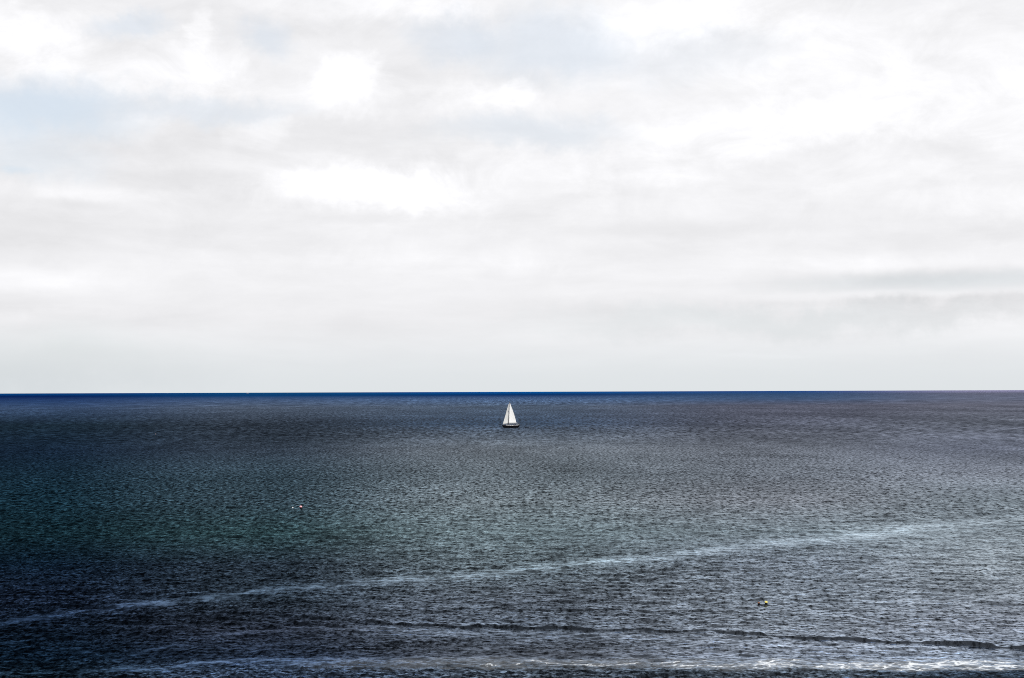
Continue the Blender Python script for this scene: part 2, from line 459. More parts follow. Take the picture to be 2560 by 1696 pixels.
# long slick that crosses the bay
xp, yp = extend(*path([(0, 1440), (130, 1420), (300, 1400), (500, 1380), (700, 1360), (850, 1345), (1000, 1335), (1150, 1325), (1300, 1308), (1500, 1290), (1700, 1268), (1900, 1248), (2100, 1224), (2367, 1200)]))
cy = np.interp(X, xp, yp) + wobble(X, 3, (0.8, .5, .3)) + wobble(X, 8, (.5, .3), (3.1, 1.4)) * np.interp(X, [-45, 0], [1, .4])
wd = np.interp(X, [-60, -20, 20, 80], [2.2, 3.0, 4.2, 8.0])
slick = np.maximum(slick, np.exp(-((Y - cy) / wd) ** 2) * (0.85 + 0.15 * np.sin(X / 7)) * np.clip(1 + wobble(X, 17, (.3, .25, .2), (8.3, 3.7, 1.6)) * np.interp(X, [-40, 5], [1.2, .25]), .1, 1.3))
# short patches of smooth water near the shore on the left, and the smooth apron behind the foam
for pts, w, a in [
    ([(275, 1522), (330, 1508), (395, 1494)], .75, 1.0), ([(140, 1500), (180, 1505), (230, 1512)], .6, .7),
    ([(215, 1551), (300, 1547), (380, 1554)], .7, 1.0), ([(370, 1548), (440, 1536), (520, 1530), (640, 1524), (760, 1521)], .8, .9),
    ([(0, 1558), (60, 1556), (110, 1555)], .5, .8), ([(0, 1488), (60, 1480), (130, 1470)], .8, .45),
    ([(640, 1532), (800, 1527), (1000, 1522), (1200, 1520), (1500, 1522), (2000, 1530), (2367, 1535)], 2.0, .6),
    ([(450, 1476), (560, 1462), (680, 1455), (800, 1456)], .9, .5), ([(560, 1500), (640, 1488), (760, 1470)], .7, .45),
    ([(820, 1458), (1000, 1462), (1200, 1466), (1500, 1476), (1800, 1491), (2100, 1503), (2367, 1514)], 2.0, .55),
    ([(1080, 1506), (1180, 1492), (1250, 1478), (1300, 1464)], .9, .5), ([(1500, 1500), (1650, 1492), (1800, 1500)], 1.2, .4),
    ([(880, 1440), (1000, 1442), (1150, 1446)], .9, .4), ([(2050, 1398), (2200, 1385), (2367, 1370)], 3.0, .35),
    ([(1250, 1508), (1500, 1510), (1900, 1518), (2367, 1524)], 1.3, .5),
    ([(700, 1378), (900, 1398), (1100, 1408)], 1.6, .25), ([(120, 1452), (330, 1446), (430, 1444)], .7, .4),
]:
    xp, yp = path(pts)
    inside = 1 / (1 + np.exp(-(X - xp[0]) / .8)) / (1 + np.exp((X - xp[-1] - (30 if pts[-1][0] > 2300 else 0)) / .8))
    cy = np.interp(X, xp, yp) + wobble(X, len(pts) * 7, (.25, .15, .1), (11, 5, 2.3))
    slick = np.maximum(slick, a * np.exp(-((Y - cy) / w) ** 2) * inside)

# a rougher tongue and rough edges
rough_add = np.zeros_like(X)
for pts, w, a in [([(540, 1402), (620, 1393), (720, 1391)], 1.5, .9), ([(330, 1415), (600, 1405)], 1.0, .5),
                  ([(0, 1428), (200, 1416)], 1.0, .8), ([(0, 1410), (280, 1398)], .8, .6), ([(720, 1505), (900, 1492), (1050, 1480)], 1.6, .45),
                  ([(1020, 1320), (1400, 1303)], 1.5, .2), ([(1700, 1285), (1950, 1262)], 2.5, .25),
                  ([(1650, 1052), (1900, 1057)], 16, .7), ([(0, 1562), (700, 1560), (1300, 1561), (2367, 1566)], 2.2, .45)]:
    xp, yp = path(pts)
    inside = 1 / (1 + np.exp(-(X - xp[0]) / .9)) / (1 + np.exp((X - xp[-1] - (30 if pts[-1][0] > 2300 else 0)) / .9))
    rough_add += a * np.exp(-((Y - np.interp(X, xp, yp) - wobble(X, 5, (.2, .1, .1), (9, 4, 2))) / w) ** 2) * inside
slick *= np.interp(T, [-.36, -.15, .1, .36], [1.6, 1.3, .80, .55]) * np.interp(RR, [110, 135, 160], [1.15, 1.0, .9])
slick = np.clip(slick * (1 + .22 * wobble(X + .6 * Y, 123, (.6, .5, .5, .4), (19, 7.3, 3.1, 1.3))), 0, 2.2)
ruf = (ruf + rough_add) * np.clip(1 - 0.62 * slick, .22, 1)

# wind waves (sum of travelling waves, short crested) — only those the sheet can carry at its own spacing
Z = np.zeros_like(X)
NW = 150
lam = np.exp(RNG.uniform(np.log(0.45), np.log(9), NW))
th = R(-97) + RNG.normal(0, R(34), NW)
amp = 0.0190 * lam ** 0.80 * np.sqrt(8.0 / NW)
amp[lam > 4] *= 0.6
ph = RNG.uniform(0, 6.28, NW)
near = RR[:, 0] < 2600
Xn, Yn, cn, rn = X[near], Y[near], cell[near], ruf[near]
gust = 1 + 0.35 * np.sin(Xn / 23 + np.sin(Yn / 37) * 2) * np.sin(Yn / 41 + np.sin(Xn / 19))
hx = np.zeros_like(Xn); zz = np.zeros_like(Xn)
for l, t, a, p in zip(lam, th, amp, ph):
    k = 2 * np.pi / l
    fade = np.clip((l / cn - 2.6) / 2.0, 0, 1)
    rows = fade[:, :len(fine)].max(axis=1) > 0
    if not rows.any():
        continue
    arg = k * (Xn[rows] * math.cos(t) + Yn[rows] * math.sin(t)) + p
    e = np.sin(arg)
    zz[rows] += fade[rows] * a * (e + 0.28 * np.cos(2 * arg))
zz *= gust * np.clip(0.55 + 0.45 * rn, .2, 1.5)
Z[near] += zz

# swell lines running in: steep faces towards the shore
def swell(pts, height, front, back, seed, segs=None, base=0.35):
    xp, yp = extend(*path(pts))
    cy = np.interp(X, xp, yp) + wobble(X, seed, (.18, .12, .07, .05), (17, 6, 2.1, .9))
    s = Y - cy
    prof = np.where(s < 0, np.exp(-(s / front) ** 2), np.exp(-(s / back) ** 2))
    am = base + 0.25 * wobble(X, seed + 1, (.5, .4, .3, .35, .3), (23, 9, 4.3, 1.7, .8))
    if segs is not None:
        sx = np.array([sea_pt(a * 2560 / 2367, b * 2560 / 2367).x for a, b, c in segs]); sa = np.array([c for a, b, c in segs])
        am = am * np.interp(X, sx, sa)
    return height * np.clip(am, 0.0, 1.2) * prof * (RR < 400)

main = [(820, 1443), (900, 1447), (960, 1446), (1020, 1449), (1080, 1453), (1140, 1451), (1200, 1454), (1340, 1458), (1480, 1458), (1550, 1464), (1650, 1460), (1760, 1471), (1900, 1478), (1960, 1479), (2060, 1487), (2200, 1492), (2300, 1499), (2367, 1503)]
Z += swell(main, 0.34, 0.20, 2.6, 11, [(700, 1440, .0), (830, 1445, .4), (880, 1446, .9), (900, 1447, .45), (950, 1446, 1), (1030, 1448, .9), (1070, 1451, .4), (1110, 1452, .9), (1200, 1453, .8), (1230, 1454, .45), (1260, 1455, .9), (1330, 1457, .9), (1400, 1458, .45), (1450, 1458, .7), (1550, 1464, .8), (1575, 1462, .45), (1600, 1459, .7), (1760, 1470, .7), (1790, 1472, .35), (1900, 1476, .9), (2060, 1486, .95), (2130, 1489, .6), (2170, 1491, 1.5), (2290, 1498, 1.5), (2310, 1500, .5), (2340, 1502, .8), (2367, 1503, 1.)], base=.8)
Z += swell([(1350, 1468), (1700, 1481), (1950, 1492), (2367, 1512)], .10, .5, 2.5, 21, base=.4)
left_on = [(-100, 1400, .8), (760, 1430, 1), (880, 1450, .7), (960, 1455, 0), (2367, 1460, 0)]
Z += swell([(0, 1398), (200, 1402), (420, 1412), (600, 1422), (760, 1432), (880, 1444)], .26, .5, 2.0, 31, left_on, .8)
Z += swell([(0, 1414), (120, 1418), (300, 1428), (520, 1432), (700, 1442), (880, 1455)], .24, .5, 2.0, 41, left_on, .75)
Z += swell([(0, 1428), (150, 1430), (420, 1436), (560, 1444), (760, 1458)], .20, .45, 1.6, 51, left_on, .6)
Z += swell([(500, 1408), (640, 1418), (760, 1428), (900, 1440)], .18, .45, 1.6, 61, [(480, 1400, 0), (560, 1410, 1), (860, 1440, 1), (930, 1444, 0), (2367, 1460, 0)], .6)
Z += swell([(0, 1566), (600, 1563), (1300, 1556), (2367, 1562)], .20, 1.2, 1.6, 71, None, .6)
for j, dd in enumerate((8, 19, 31, 46)):     # long low swell farther out, seen only as faint bands
    yy = 150 + dd * 1.6
    cyl = yy + 0.10 * X + wobble(X, 80 + j, (1.0, .6, .3), (43, 17, 7))
    s = Y - cyl
    Z += 0.07 * np.where(s < 0, np.exp(-(s / 1.6) ** 2), np.exp(-(s / 4) ** 2)) * (0.6 + .4 * np.sin(X / 13 + j)) * (RR < 500)

# foam left by a breaker
foam = np.zeros_like(X)
for pts, w, prof in [([(560, 1541), (900, 1534), (1100, 1535), (1300, 1535), (1700, 1537), (2000, 1538), (2367, 1539)], 2.2, [(640, .0), (1000, .35), (1200, .5), (1500, .55), (1800, .8), (2100, 1.0), (2367, 1.05)])]:
    xp, yp = extend(*path(pts))
    cy = np.interp(X, xp, yp) + wobble(X, 99, (.25, .15, .1), (13, 6, 2.7))
    sx = [sea_pt(a * 2560 / 2367, 1540 * 2560 / 2367).x for a, c in prof]
    am = np.interp(X, sx, [c for a, c in prof])
    foam = np.maximum(foam, am * np.exp(-((Y - cy) / w) ** 4))

verts = np.stack([X, Y, Z], axis=-1).reshape(-1, 3)
idx = np.arange(NA * NR).reshape(NR, NA)
a0 = idx[:-1, :]; a1 = np.roll(idx, -1, axis=1)[:-1, :]; b0 = idx[1:, :]; b1 = np.roll(idx, -1, axis=1)[1:, :]
quads = np.stack([a0, b0, b1, a1], axis=-1).reshape(-1, 4)
me = bpy.data.meshes.new('sea')
me.vertices.add(len(verts)); me.vertices.foreach_set('co', verts.astype(np.float32).ravel())
me.loops.add(quads.size); me.loops.foreach_set('vertex_index', quads.astype(np.int32).ravel())
me.polygons.add(len(quads)); me.polygons.foreach_set('loop_start', np.arange(0, quads.size, 4, dtype=np.int32))
me.polygons.foreach_set('use_smooth', np.ones(len(quads), dtype=bool))
me.update(calc_edges=True)
if me.polygons[0].normal.z < 0:
    me.flip_normals()
st = np.stack([np.clip(ruf, 0, 3) / 3, slick, foam, np.ones_like(X)], axis=-1).reshape(-1, 4)
at = me.color_attributes.new('state', 'FLOAT_COLOR', 'POINT'); at.data.foreach_set('color', st.astype(np.float32).ravel())
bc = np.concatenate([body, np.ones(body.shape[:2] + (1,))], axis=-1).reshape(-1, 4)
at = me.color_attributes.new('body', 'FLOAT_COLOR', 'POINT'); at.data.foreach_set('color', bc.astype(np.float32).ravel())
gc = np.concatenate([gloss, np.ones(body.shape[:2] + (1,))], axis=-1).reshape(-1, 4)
at = me.color_attributes.new('reflection_tint', 'FLOAT_COLOR', 'POINT'); at.data.foreach_set('color', gc.astype(np.float32).ravel())
sea = link(bpy.data.objects.new('sea', me))
tag(sea, 'choppy dark sea reaching from the foreground to the horizon', None, None, 'structure')

m = bpy.data.materials.new('sea_water'); m.use_nodes = True
me.materials.append(m)
n = NG(m.node_tree)
geo = n.n('ShaderNodeNewGeometry')
P = geo.outputs['Position']; N = geo.outputs['Normal']
st_n = n.n('ShaderNodeVertexColor', layer_name='state').outputs[0]
bo = n.n('ShaderNodeVertexColor', layer_name='body'); bo_n = bo.outputs[0]
rf, sl, fo = n.sep(st_n)[:3]
rf = n.m('MULTIPLY', rf, 3.0)
dist = n.v('LENGTH', n.v('MULTIPLY', P, (1, 1, 0)))
near_f = n.smooth(dist, 150, 900, 0.0, 1.0)
# gusts and cat's paws of every size modulate the ripples
gust1 = n.noise(n.v('MULTIPLY', P, (0.011, 0.0035, 0)), 1.0, 9, 0.62)
def band(sx, sy, detail, rough):
    return n.noise(n.v('MULTIPLY', P, (1.0 / sx, 1.0 / sy, 0)), 1.0, detail, rough)
# noise for ripple strength and painted glints: small flecks inshore, long streaks offshore
bA = band(0.5, 0.8, 5, .74); bB = band(0.9, 2.4, 5, .76); bC = band(2.3, 17, 5, .80); bD = band(7, 190, 5, .80)
def mixf(a, b, f): return n.m('ADD', n.m('MULTIPLY', a, n.m('SUBTRACT', 1.0, f)), n.m('MULTIPLY', b, f))
cap = mixf(bA, bB, n.smooth(dist, 150, 300))
cap = mixf(cap, bC, n.smooth(dist, 420, 900))
cap = mixf(cap, bD, n.smooth(dist, 1500, 3200))
cap2 = mixf(band(4, 9, 4, .6), band(14, 90, 4, .65), n.smooth(dist, 250, 800))
# painted into reflection colour: calm sheen with dark flecks, ruffled dark with scattered glints
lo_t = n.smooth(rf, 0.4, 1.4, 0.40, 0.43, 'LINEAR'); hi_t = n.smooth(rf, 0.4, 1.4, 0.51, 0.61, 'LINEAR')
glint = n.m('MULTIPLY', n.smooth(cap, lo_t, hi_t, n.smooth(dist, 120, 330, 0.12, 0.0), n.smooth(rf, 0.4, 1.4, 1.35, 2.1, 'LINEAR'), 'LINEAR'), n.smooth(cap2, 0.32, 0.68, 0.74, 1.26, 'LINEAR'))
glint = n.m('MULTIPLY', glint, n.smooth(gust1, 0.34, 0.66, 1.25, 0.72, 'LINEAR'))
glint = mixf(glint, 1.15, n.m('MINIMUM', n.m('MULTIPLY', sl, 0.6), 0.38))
gm = n.m('MULTIPLY', n.smooth(gust1, 0.32, 0.68, 0.7, 1.3, 'LINEAR'), n.smooth(cap, 0.36, 0.66, 1.6, 0.45, 'LINEAR'))
rr = n.m('MULTIPLY', rf, gm)
h = (.5, .5, .5)
s1 = n.v('SCALE', n.v('SUBTRACT', n.noise(n.v('MULTIPLY', P, (1.1, 2.0, 1)), 1.0, 2, 0.55, True), h), 1.15)
s2 = n.v('SCALE', n.v('SUBTRACT', n.noise(n.v('MULTIPLY', P, (5.0, 8.0, 4)), 1.0, 2, 0.55, True), h), 0.95)
s3 = n.v('SCALE', n.v('SUBTRACT', n.noise(n.v('MULTIPLY', P, (0.22, 0.36, 1)), 1.0, 3, 0.6, True), h), n.m('MULTIPLY', near_f, 1.3))
sl_v = n.v('ADD', n.v('ADD', s1, s2), s3)
sl_v = n.v('ADD', sl_v, (0, -0.13, 0))
sl_v = n.v('MULTIPLY', n.v('SCALE', sl_v, rr), (0.75, 1.0, 0))
nrm = n.v('NORMALIZE', n.v('ADD', N, sl_v))
wat = n.n('ShaderNodeBsdfGlossy'); wat.distribution = 'GGX'
n.put(wat.inputs['Color'], n.v('SCALE', n.n('ShaderNodeVertexColor', layer_name='reflection_tint').outputs[0], n.m('MULTIPLY', glint, n.m('ADD', 1.0, n.m('MULTIPLY', sl, 1.05)))))  # slick sheen and glints brighten the reflection colour itself
n.put(wat.inputs['Roughness'], n.smooth(dist, 100, 3000, 0.10, 0.22))
n.put(wat.inputs['Normal'], nrm)
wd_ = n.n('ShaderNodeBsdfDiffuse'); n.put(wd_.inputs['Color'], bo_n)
fr = n.n('ShaderNodeFresnel'); fr.inputs['IOR'].default_value = 1.333; n.put(fr.inputs['Normal'], nrm)
wm = n.n('ShaderNodeMixShader'); n.put(wm.inputs[0], fr.outputs[0])
n.t.links.new(wd_.outputs[0], wm.inputs[1]); n.t.links.new(wat.outputs[0], wm.inputs[2])
# foam: thin net of bubbles, drawn out along the shore
pw = n.v('ADD', n.v('MULTIPLY', P, (0.55, 1.0, 0)), n.v('SCALE', n.noise(P, 0.8, 4, 0.6, True), 1.3))
vo = n.n('ShaderNodeTexVoronoi', feature='DISTANCE_TO_EDGE'); n.put(vo.inputs['Vector'], pw); vo.inputs['Scale'].default_value = 1.15
fn = n.noise(n.v('MULTIPLY', P, (0.35, 1.0, 1)), 0.9, 6, 0.65)
lace = n.m('MULTIPLY', n.smooth(vo.outputs[0], n.m('MULTIPLY', fo, 0.17), 0.0), n.smooth(fn, n.m('SUBTRACT', 0.66, n.m('MULTIPLY', fo, 0.26)), n.m('SUBTRACT', 0.74, n.m('MULTIPLY', fo, 0.24))))
lace = n.m('MULTIPLY', lace, n.smooth(fo, 0.02, 0.3))
veil = n.m('MULTIPLY', n.m('MULTIPLY', fo, 0.26), n.smooth(fn, 0.30, 0.60))
ff = n.m('ADD', lace, veil, clamp=True)
# rare tiny whitecaps far out
wc = n.noise(n.v('MULTIPLY', P, (0.11, 0.05, 0)), 1.0, 3, 0.5)
wc = n.m('MULTIPLY', n.smooth(wc, 0.815, 0.83), n.smooth(dist, 500, 900))
ff = n.m('ADD', ff, n.m('MULTIPLY', wc, 0.6), clamp=True)
fb = n.n('ShaderNodeBsdfDiffuse'); fb.inputs['Color'].default_value = (.74, .77, .79, 1)
ms = n.n('ShaderNodeMixShader'); n.put(ms.inputs[0], ff)
n.t.links.new(wm.outputs[0], ms.inputs[1]); n.t.links.new(fb.outputs[0], ms.inputs[2])
n.t.links.new(ms.outputs[0], n.n('ShaderNodeOutputMaterial').inputs[0])

# ------------------------------------------------------------------ materials of the boat and the floats
M_hull = paint('dark_navy_hull', (.006, .0055, .007), .4, .3, 2, .3)
M_teak = paint('weathered_teak', (.16, .13, .10), .7, .2, 5)
M_white = paint('white_gelcoat', (.80, .79, .76), .4, .05, 4)
M_sail = paint('sailcloth', (.93, .925, .90), .7, .03, 1.2, .2)
M_jib = paint('headsail_cloth', (.76, .76, .73), .7, .04, 1.2, .2)
M_mast = paint('dark_spar', (.07, .045, .03), .45, .3, 4)
M_steel = paint('stainless_rail', (.55, .53, .50), .35, .1, 5)
M_dark = paint('dark_canvas', (.015, .02, .024), .8, .3, 6)
M_glass = paint('smoked_glass', (.01, .012, .015), .1, .1, 6, .8)
M_rope = paint('wet_rope', (.02, .02, .022), .8, .2, 8)
M_cloth = paint('dark_jacket', (.012, .014, .02), .8, .2, 6)
M_skin = paint('skin', (.30, .17, .12), .6, .1, 8)
M_buoyw = paint('white_buoy_plastic', (.82, .84, .84), .4, .06, 6)
M_buoyp = paint('faded_pink_buoy', (.85, .42, .44), .35, .15, 5)
M_buoyg = paint('weathered_pink_grey_buoy', (.50, .42, .46), .5, .1, 6)
M_buoyd = paint('dark_red_shade', (.06, .004, .010), .7, .4, 9)  # shade under the buoy, put into the colour
M_buoyy = paint('yellow_buoy', (.80, .66, .14), .35, .15, 6)
M_buoyo = paint('brown_orange_buoy', (.20, .07, .03), .5, .35, 7)
M_under = paint('black_underside', (.01, .008, .004), .7, .4, 9)  # near-black lower part of the right-hand buoys
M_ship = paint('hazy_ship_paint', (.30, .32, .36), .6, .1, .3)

# ------------------------------------------------------------------ sailing boat
BP = sea_pt(1277.6, 1069.6)
boat = empty('sailing_boat', (BP.x, BP.y, 0.0), R(4))
tag(boat, 'dark hulled sloop under two white sails heading left near the horizon', 'sailboat')
US = EYE and (BP.length / F)          # metres per photograph pixel there (about .23)

stn = [  # x, half beam, sheer z, keel z, waterline beam factor
    (-5.42, .03, 1.66, 1.20, .1), (-5.0, .28, 1.60, .55, .25), (-4.55, .55, 1.54, 0.02, .4), (-3.7, .95, 1.45, -.30, .6),
    (-2.4, 1.35, 1.34, -.45, .75), (-.8, 1.58, 1.26, -.5, .85), (1.0, 1.62, 1.22, -.5, .88), (2.6, 1.48, 1.22, -.42, .85),
    (3.8, 1.25, 1.26, -.25, .8), (4.6, 1.02, 1.34, .12, .75), (5.05, .85, 1.48, .55, .8)]
def hull_ring(x, b, zs, zk, w, zlo=None):
    pts = []
    for k in range(9):
        t = k / 8.0                      # sheer to keel
        yb = b * (1 - t ** 2.6) * (1 - (1 - w) * t * .6)
        pts.append((x, yb, zs + (zk - zs) * t))
    return pts
def build_hull(stations, mat, name, parent):
    bm = bmesh.new()
    rings = []
    for s in stations:
        p = hull_ring(*s)
        rings.append([bm.verts.new((a, -b, c)) for a, b, c in p] + [bm.verts.new((a, b, c)) for a, b, c in p[-2::-1]])
    for i in range(len(rings) - 1):
        for k in range(len(rings[0]) - 1):
            bm.faces.new((rings[i][k], rings[i][k + 1], rings[i + 1][k + 1], rings[i + 1][k]))
    bm.faces.new(rings[-1]); bm.faces.new(rings[0][::-1])
    return bm_obj(name, bm, mat, parent, False)
hull = build_hull(stn, M_hull, 'hull', boat)
# deck
bm = bmesh.new(); top = []
for x, b, zs, zk, w in stn:
    top.append((bm.verts.new((x, -b * .985, zs - .03)), bm.verts.new((x, 0, zs + .03)), bm.verts.new((x, b * .985, zs - .03))))
for i in range(len(top) - 1):
    for k in (0, 1):
        bm.faces.new((top[i][k], top[i][k + 1], top[i + 1][k + 1], top[i + 1][k]))
bm_obj('deck', bm, M_teak, boat)
for sgn in (-1, 1):
    tube_obj('toe_rail', [(x, sgn * b, zs + .03) for x, b, zs, zk, w in stn], .035, M_hull, boat, 6)
# coachroof with windows
bm = bmesh.new(); cr = []
for x, b, z in [(-3.5, .35, 1.36), (-3.0, .62, 1.50), (-1.6, .86, 1.58), (.2, .95, 1.60), (1.5, .92, 1.58), (1.62, .90, 1.35)]:
    cr.append([bm.verts.new(q) for q in ((x, -b - .06, 1.14), (x, -b * .92, z - .06), (x, -b * .5, z), (x, b * .5, z), (x, b * .92, z - .06), (x, b + .06, 1.14))])
for i in range(len(cr) - 1):
    for k in range(5):
        bm.faces.new((cr[i][k], cr[i][k + 1], cr[i + 1][k + 1], cr[i + 1][k]))
bm.faces.new(cr[0]); bm.faces.new(cr[-1][::-1])
roof = bm_obj('coachroof', bm, M_white, boat)
for sgn in (-1, 1):
    for x in (-2.1, -.9, .35):
        bm = bmesh.new()
        add_box(bm, (x, sgn * (.935 + .03 * (x > -1.5)), 1.38), (.75, .03, .12), None, .012)
        bm_obj('cabin_window', bm, M_glass, roof)
bm = bmesh.new(); add_box(bm, (-2.55, 0, 1.73), (.5, .5, .07), None, .02); bm_obj('hatch', bm, M_white, roof)
# cockpit coaming, spray hood, wheel pedestal
for sgn in (-1, 1):
    bm = bmesh.new()
    add_box(bm, (3.0, sgn * .95, 1.20), (2.4, .14, .20), None, .03)
    bm_obj('cockpit_coaming', bm, M_white, boat)
bm = bmesh.new(); arcs = []
for x, hgt in [(1.35, .16), (1.6, .38), (2.05, .42)]:
    arcs.append([bm.verts.new((x, .85 * math.cos(a), 1.62 + hgt * math.sin(a))) for a in np.linspace(math.pi, 0, 9)])
for i in range(2):
    for k in range(8):
        bm.faces.new((arcs[i][k], arcs[i][k + 1], arcs[i + 1][k + 1], arcs[i + 1][k]))
sh = bm_obj('spray_hood', bm, M_dark, boat, True)
md = sh.modifiers.new('thick', 'SOLIDIFY'); md.thickness = .02
tube_obj('wheel_pedestal', [(3.45, 0, 1.1), (3.45, 0, 1.75)], .07, M_steel, boat)
tube_obj('steering_wheel', [(3.36, .36 * math.cos(a), 1.72 + .36 * math.sin(a)) for a in np.linspace(0, 2 * math.pi, 20)], .018, M_steel, boat, 6)
# rig
mast_b = Vector((-1.49, 0, 1.66)); mast_t = Vector((-.84, 0, 15.75))
ml = lambda z: mast_b + (mast_t - mast_b) * ((z - mast_b.z) / (mast_t.z - mast_b.z))
mast = tube_obj('mast', [mast_b, ml(9), mast_t], [.12, .11, .07], M_mast, boat, 10)
for z in (6.8, 11.0):
    tube_obj('spreader', [ml(z) + Vector((.05, -.95 + (z - 6.8) * .05, .05)), ml(z) + Vector((.05, .95 - (z - 6.8) * .05, .05))], .035, M_mast, mast, 6)
tube_obj('masthead_unit', [mast_t + Vector((-.2, 0, .02)), mast_t + Vector((.22, 0, .05))], .05, M_dark, mast, 6)
tube_obj('masthead_antenna', [mast_t, mast_t + Vector((0, 0, .65))], .018, M_dark, mast, 6)
bm = bmesh.new()
bmesh.ops.create_cone(bm, cap_ends=True, segments=16, radius1=.26, radius2=.22, depth=.24)
bmesh.ops.translate(bm, vec=ml(10.2) + Vector((-.32, 0, 0)), verts=bm.verts)
bm_obj('radar_dome', bm, M_mast, mast, True)
tube_obj('boom', [(-1.42, 0, 2.62), (4.35, .35, 2.74)], .075, M_white, boat)
tube_obj('boom_vang', [(-1.3, 0, 1.85), (.4, .1, 2.62)], .025, M_mast, boat, 6)
tube_obj('mainsheet', [(3.7, .3, 2.7), (3.7, .05, 1.3)], .02, M_mast, boat, 6)
stays = [((-5.3, 0, 1.5), ml(15.0)), ((4.95, 0, 1.35), ml(15.7))]
for sgn in (-1, 1):
    stays += [((-1.35, sgn * 1.5, 1.12), ml(6.8) + Vector((.05, sgn * .95, .05))), (tuple(ml(6.8) + Vector((.05, sgn * .95, .05))), ml(15.4))]
for a, b in stays:
    tube_obj('stay', [a, b], .014, M_steel, boat, 5)

def sail(name, edge_luff, edge_leech, camber, mat, nu=14, nv=22):
    vs, fs = [], []
    for j in range(nv + 1):
        t = j / nv
        A = edge_luff(t); Bp = edge_leech(t)
        for i in range(nu + 1):
            u = i / nu
            p = A.lerp(Bp, u)
            c = camber * (Bp - A).length * 4 * (u * (1 - u)) * (1.25 - .5 * u) * min(1, .25 + t * 3)
            vs.append(p + Vector((0, c, 0)))
    for j in range(nv):
        for i in range(nu):
            a = j * (nu + 1) + i
            fs.append((a, a + 1, a + nu + 2, a + nu + 1))
    o = mesh_obj(name, vs, fs, mat, boat, True)
    md = o.modifiers.new('thick', 'SOLIDIFY'); md.thickness = .03
    return o
head = Vector((-.74, 0, 14.95)); tackm = Vector((-1.28, 0, 2.78)); clewm = Vector((3.35, .27, 2.82))
def lee(t):
    p = clewm.lerp(head + Vector((.12, 0, 0)), t)
    return p + Vector((.28 * math.sin(math.pi * t) ** 1.2, .25 * math.sin(math.pi * t), 0))
ms_o = sail('mainsail', lambda t: tackm.lerp(head, t), lee, .06, M_sail)
for t in (.22, .42, .62, .80):
    A = tackm.lerp(head, t); Bp = lee(t)
    tube_obj('sail_batten', [A.lerp(Bp, .55) + Vector((0, -.0 + .06 * (Bp - A).length * .9, 0)) + Vector((0, -.03, 0)), Bp + Vector((0, -.02, 0))], .018, M_sail, ms_o, 5)
tj = Vector((-4.98, 0, 2.12)); hj = Vector((-1.42, 0, 14.4)); cj = Vector((-1.62, .55, 2.66))
sail('headsail', lambda t: tj.lerp(hj, t), lambda t: cj.lerp(hj + Vector((.06, 0, 0)), t) + Vector((.10 * math.sin(math.pi * t), .25 * math.sin(math.pi * t), 0)), .06, M_jib)
# guard rails
for sgn in (-1, 1):
    xs = [(-4.6, .48, 1.52), (-3.1, 1.08, 1.38), (-1.4, 1.46, 1.27), (.4, 1.56, 1.22), (2.2, 1.48, 1.21), (4.2, 1.10, 1.28)]
    for x, b, z in xs:
        tube_obj('stanchion', [(x, sgn * b, z), (x, sgn * b, z + .60)], .018, M_steel, boat, 6)
    for dz_ in (.30, .58):
        tube_obj('guard_wire', [(x, sgn * b, z + dz_) for x, b, z in xs], .014, M_steel, boat, 5)
tube_obj('bow_rail', [(-4.6, -.5, 1.41), (-4.6, -.5, 2.05), (-5.35, -.12, 2.15), (-5.35, .12, 2.15), (-4.6, .5, 2.05), (-4.6, .5, 1.41)], .035, M_steel, boat, 6)
tube_obj('stern_rail', [(4.2, -1.1, 1.16), (4.2, -1.1, 1.9), (5.1, -.8, 2.0), (5.1, .8, 2.0), (4.2, 1.1, 1.9), (4.2, 1.1, 1.16)], .035, M_steel, boat, 6)
# dark cloth on the stern rail and the stern gear that rises behind it
bm = bmesh.new()
for y0 in (-.8, .8):
    pass
P8 = [(4.25, -.82, .95), (4.98, -.82, .50), (5.50, -.68, 2.22), (5.02, -.68, 2.10)]
f1 = [bm.verts.new(p) for p in P8]; f2 = [bm.verts.new((a, -b, c)) for a, b, c in P8]
bm.faces.new(f1); bm.faces.new(f2[::-1])
for k in range(4):
    bm.faces.new((f1[k], f2[k], f2[(k + 1) % 4], f1[(k + 1) % 4]))
bm_obj('stern_dodger', bm, M_dark, boat)
tube_obj('rudder', [(4.75, 0, 1.0), (5.0, 0, .4), (4.9, 0, -.4)], [.10, .14, .10], M_hull, boat, 8)
# small gear on deck
bm = bmesh.new(); add_box(bm, (-.55, -1.1, 1.30), (.7, .34, .28), None, .05); bm_obj('deck_locker', bm, M_white, boat)
bm = bmesh.new(); add_box(bm, (4.1, -1.05, 1.55), (.34, .14, .40), None, .06); bm_obj('life_ring_case', bm, M_white, boat)


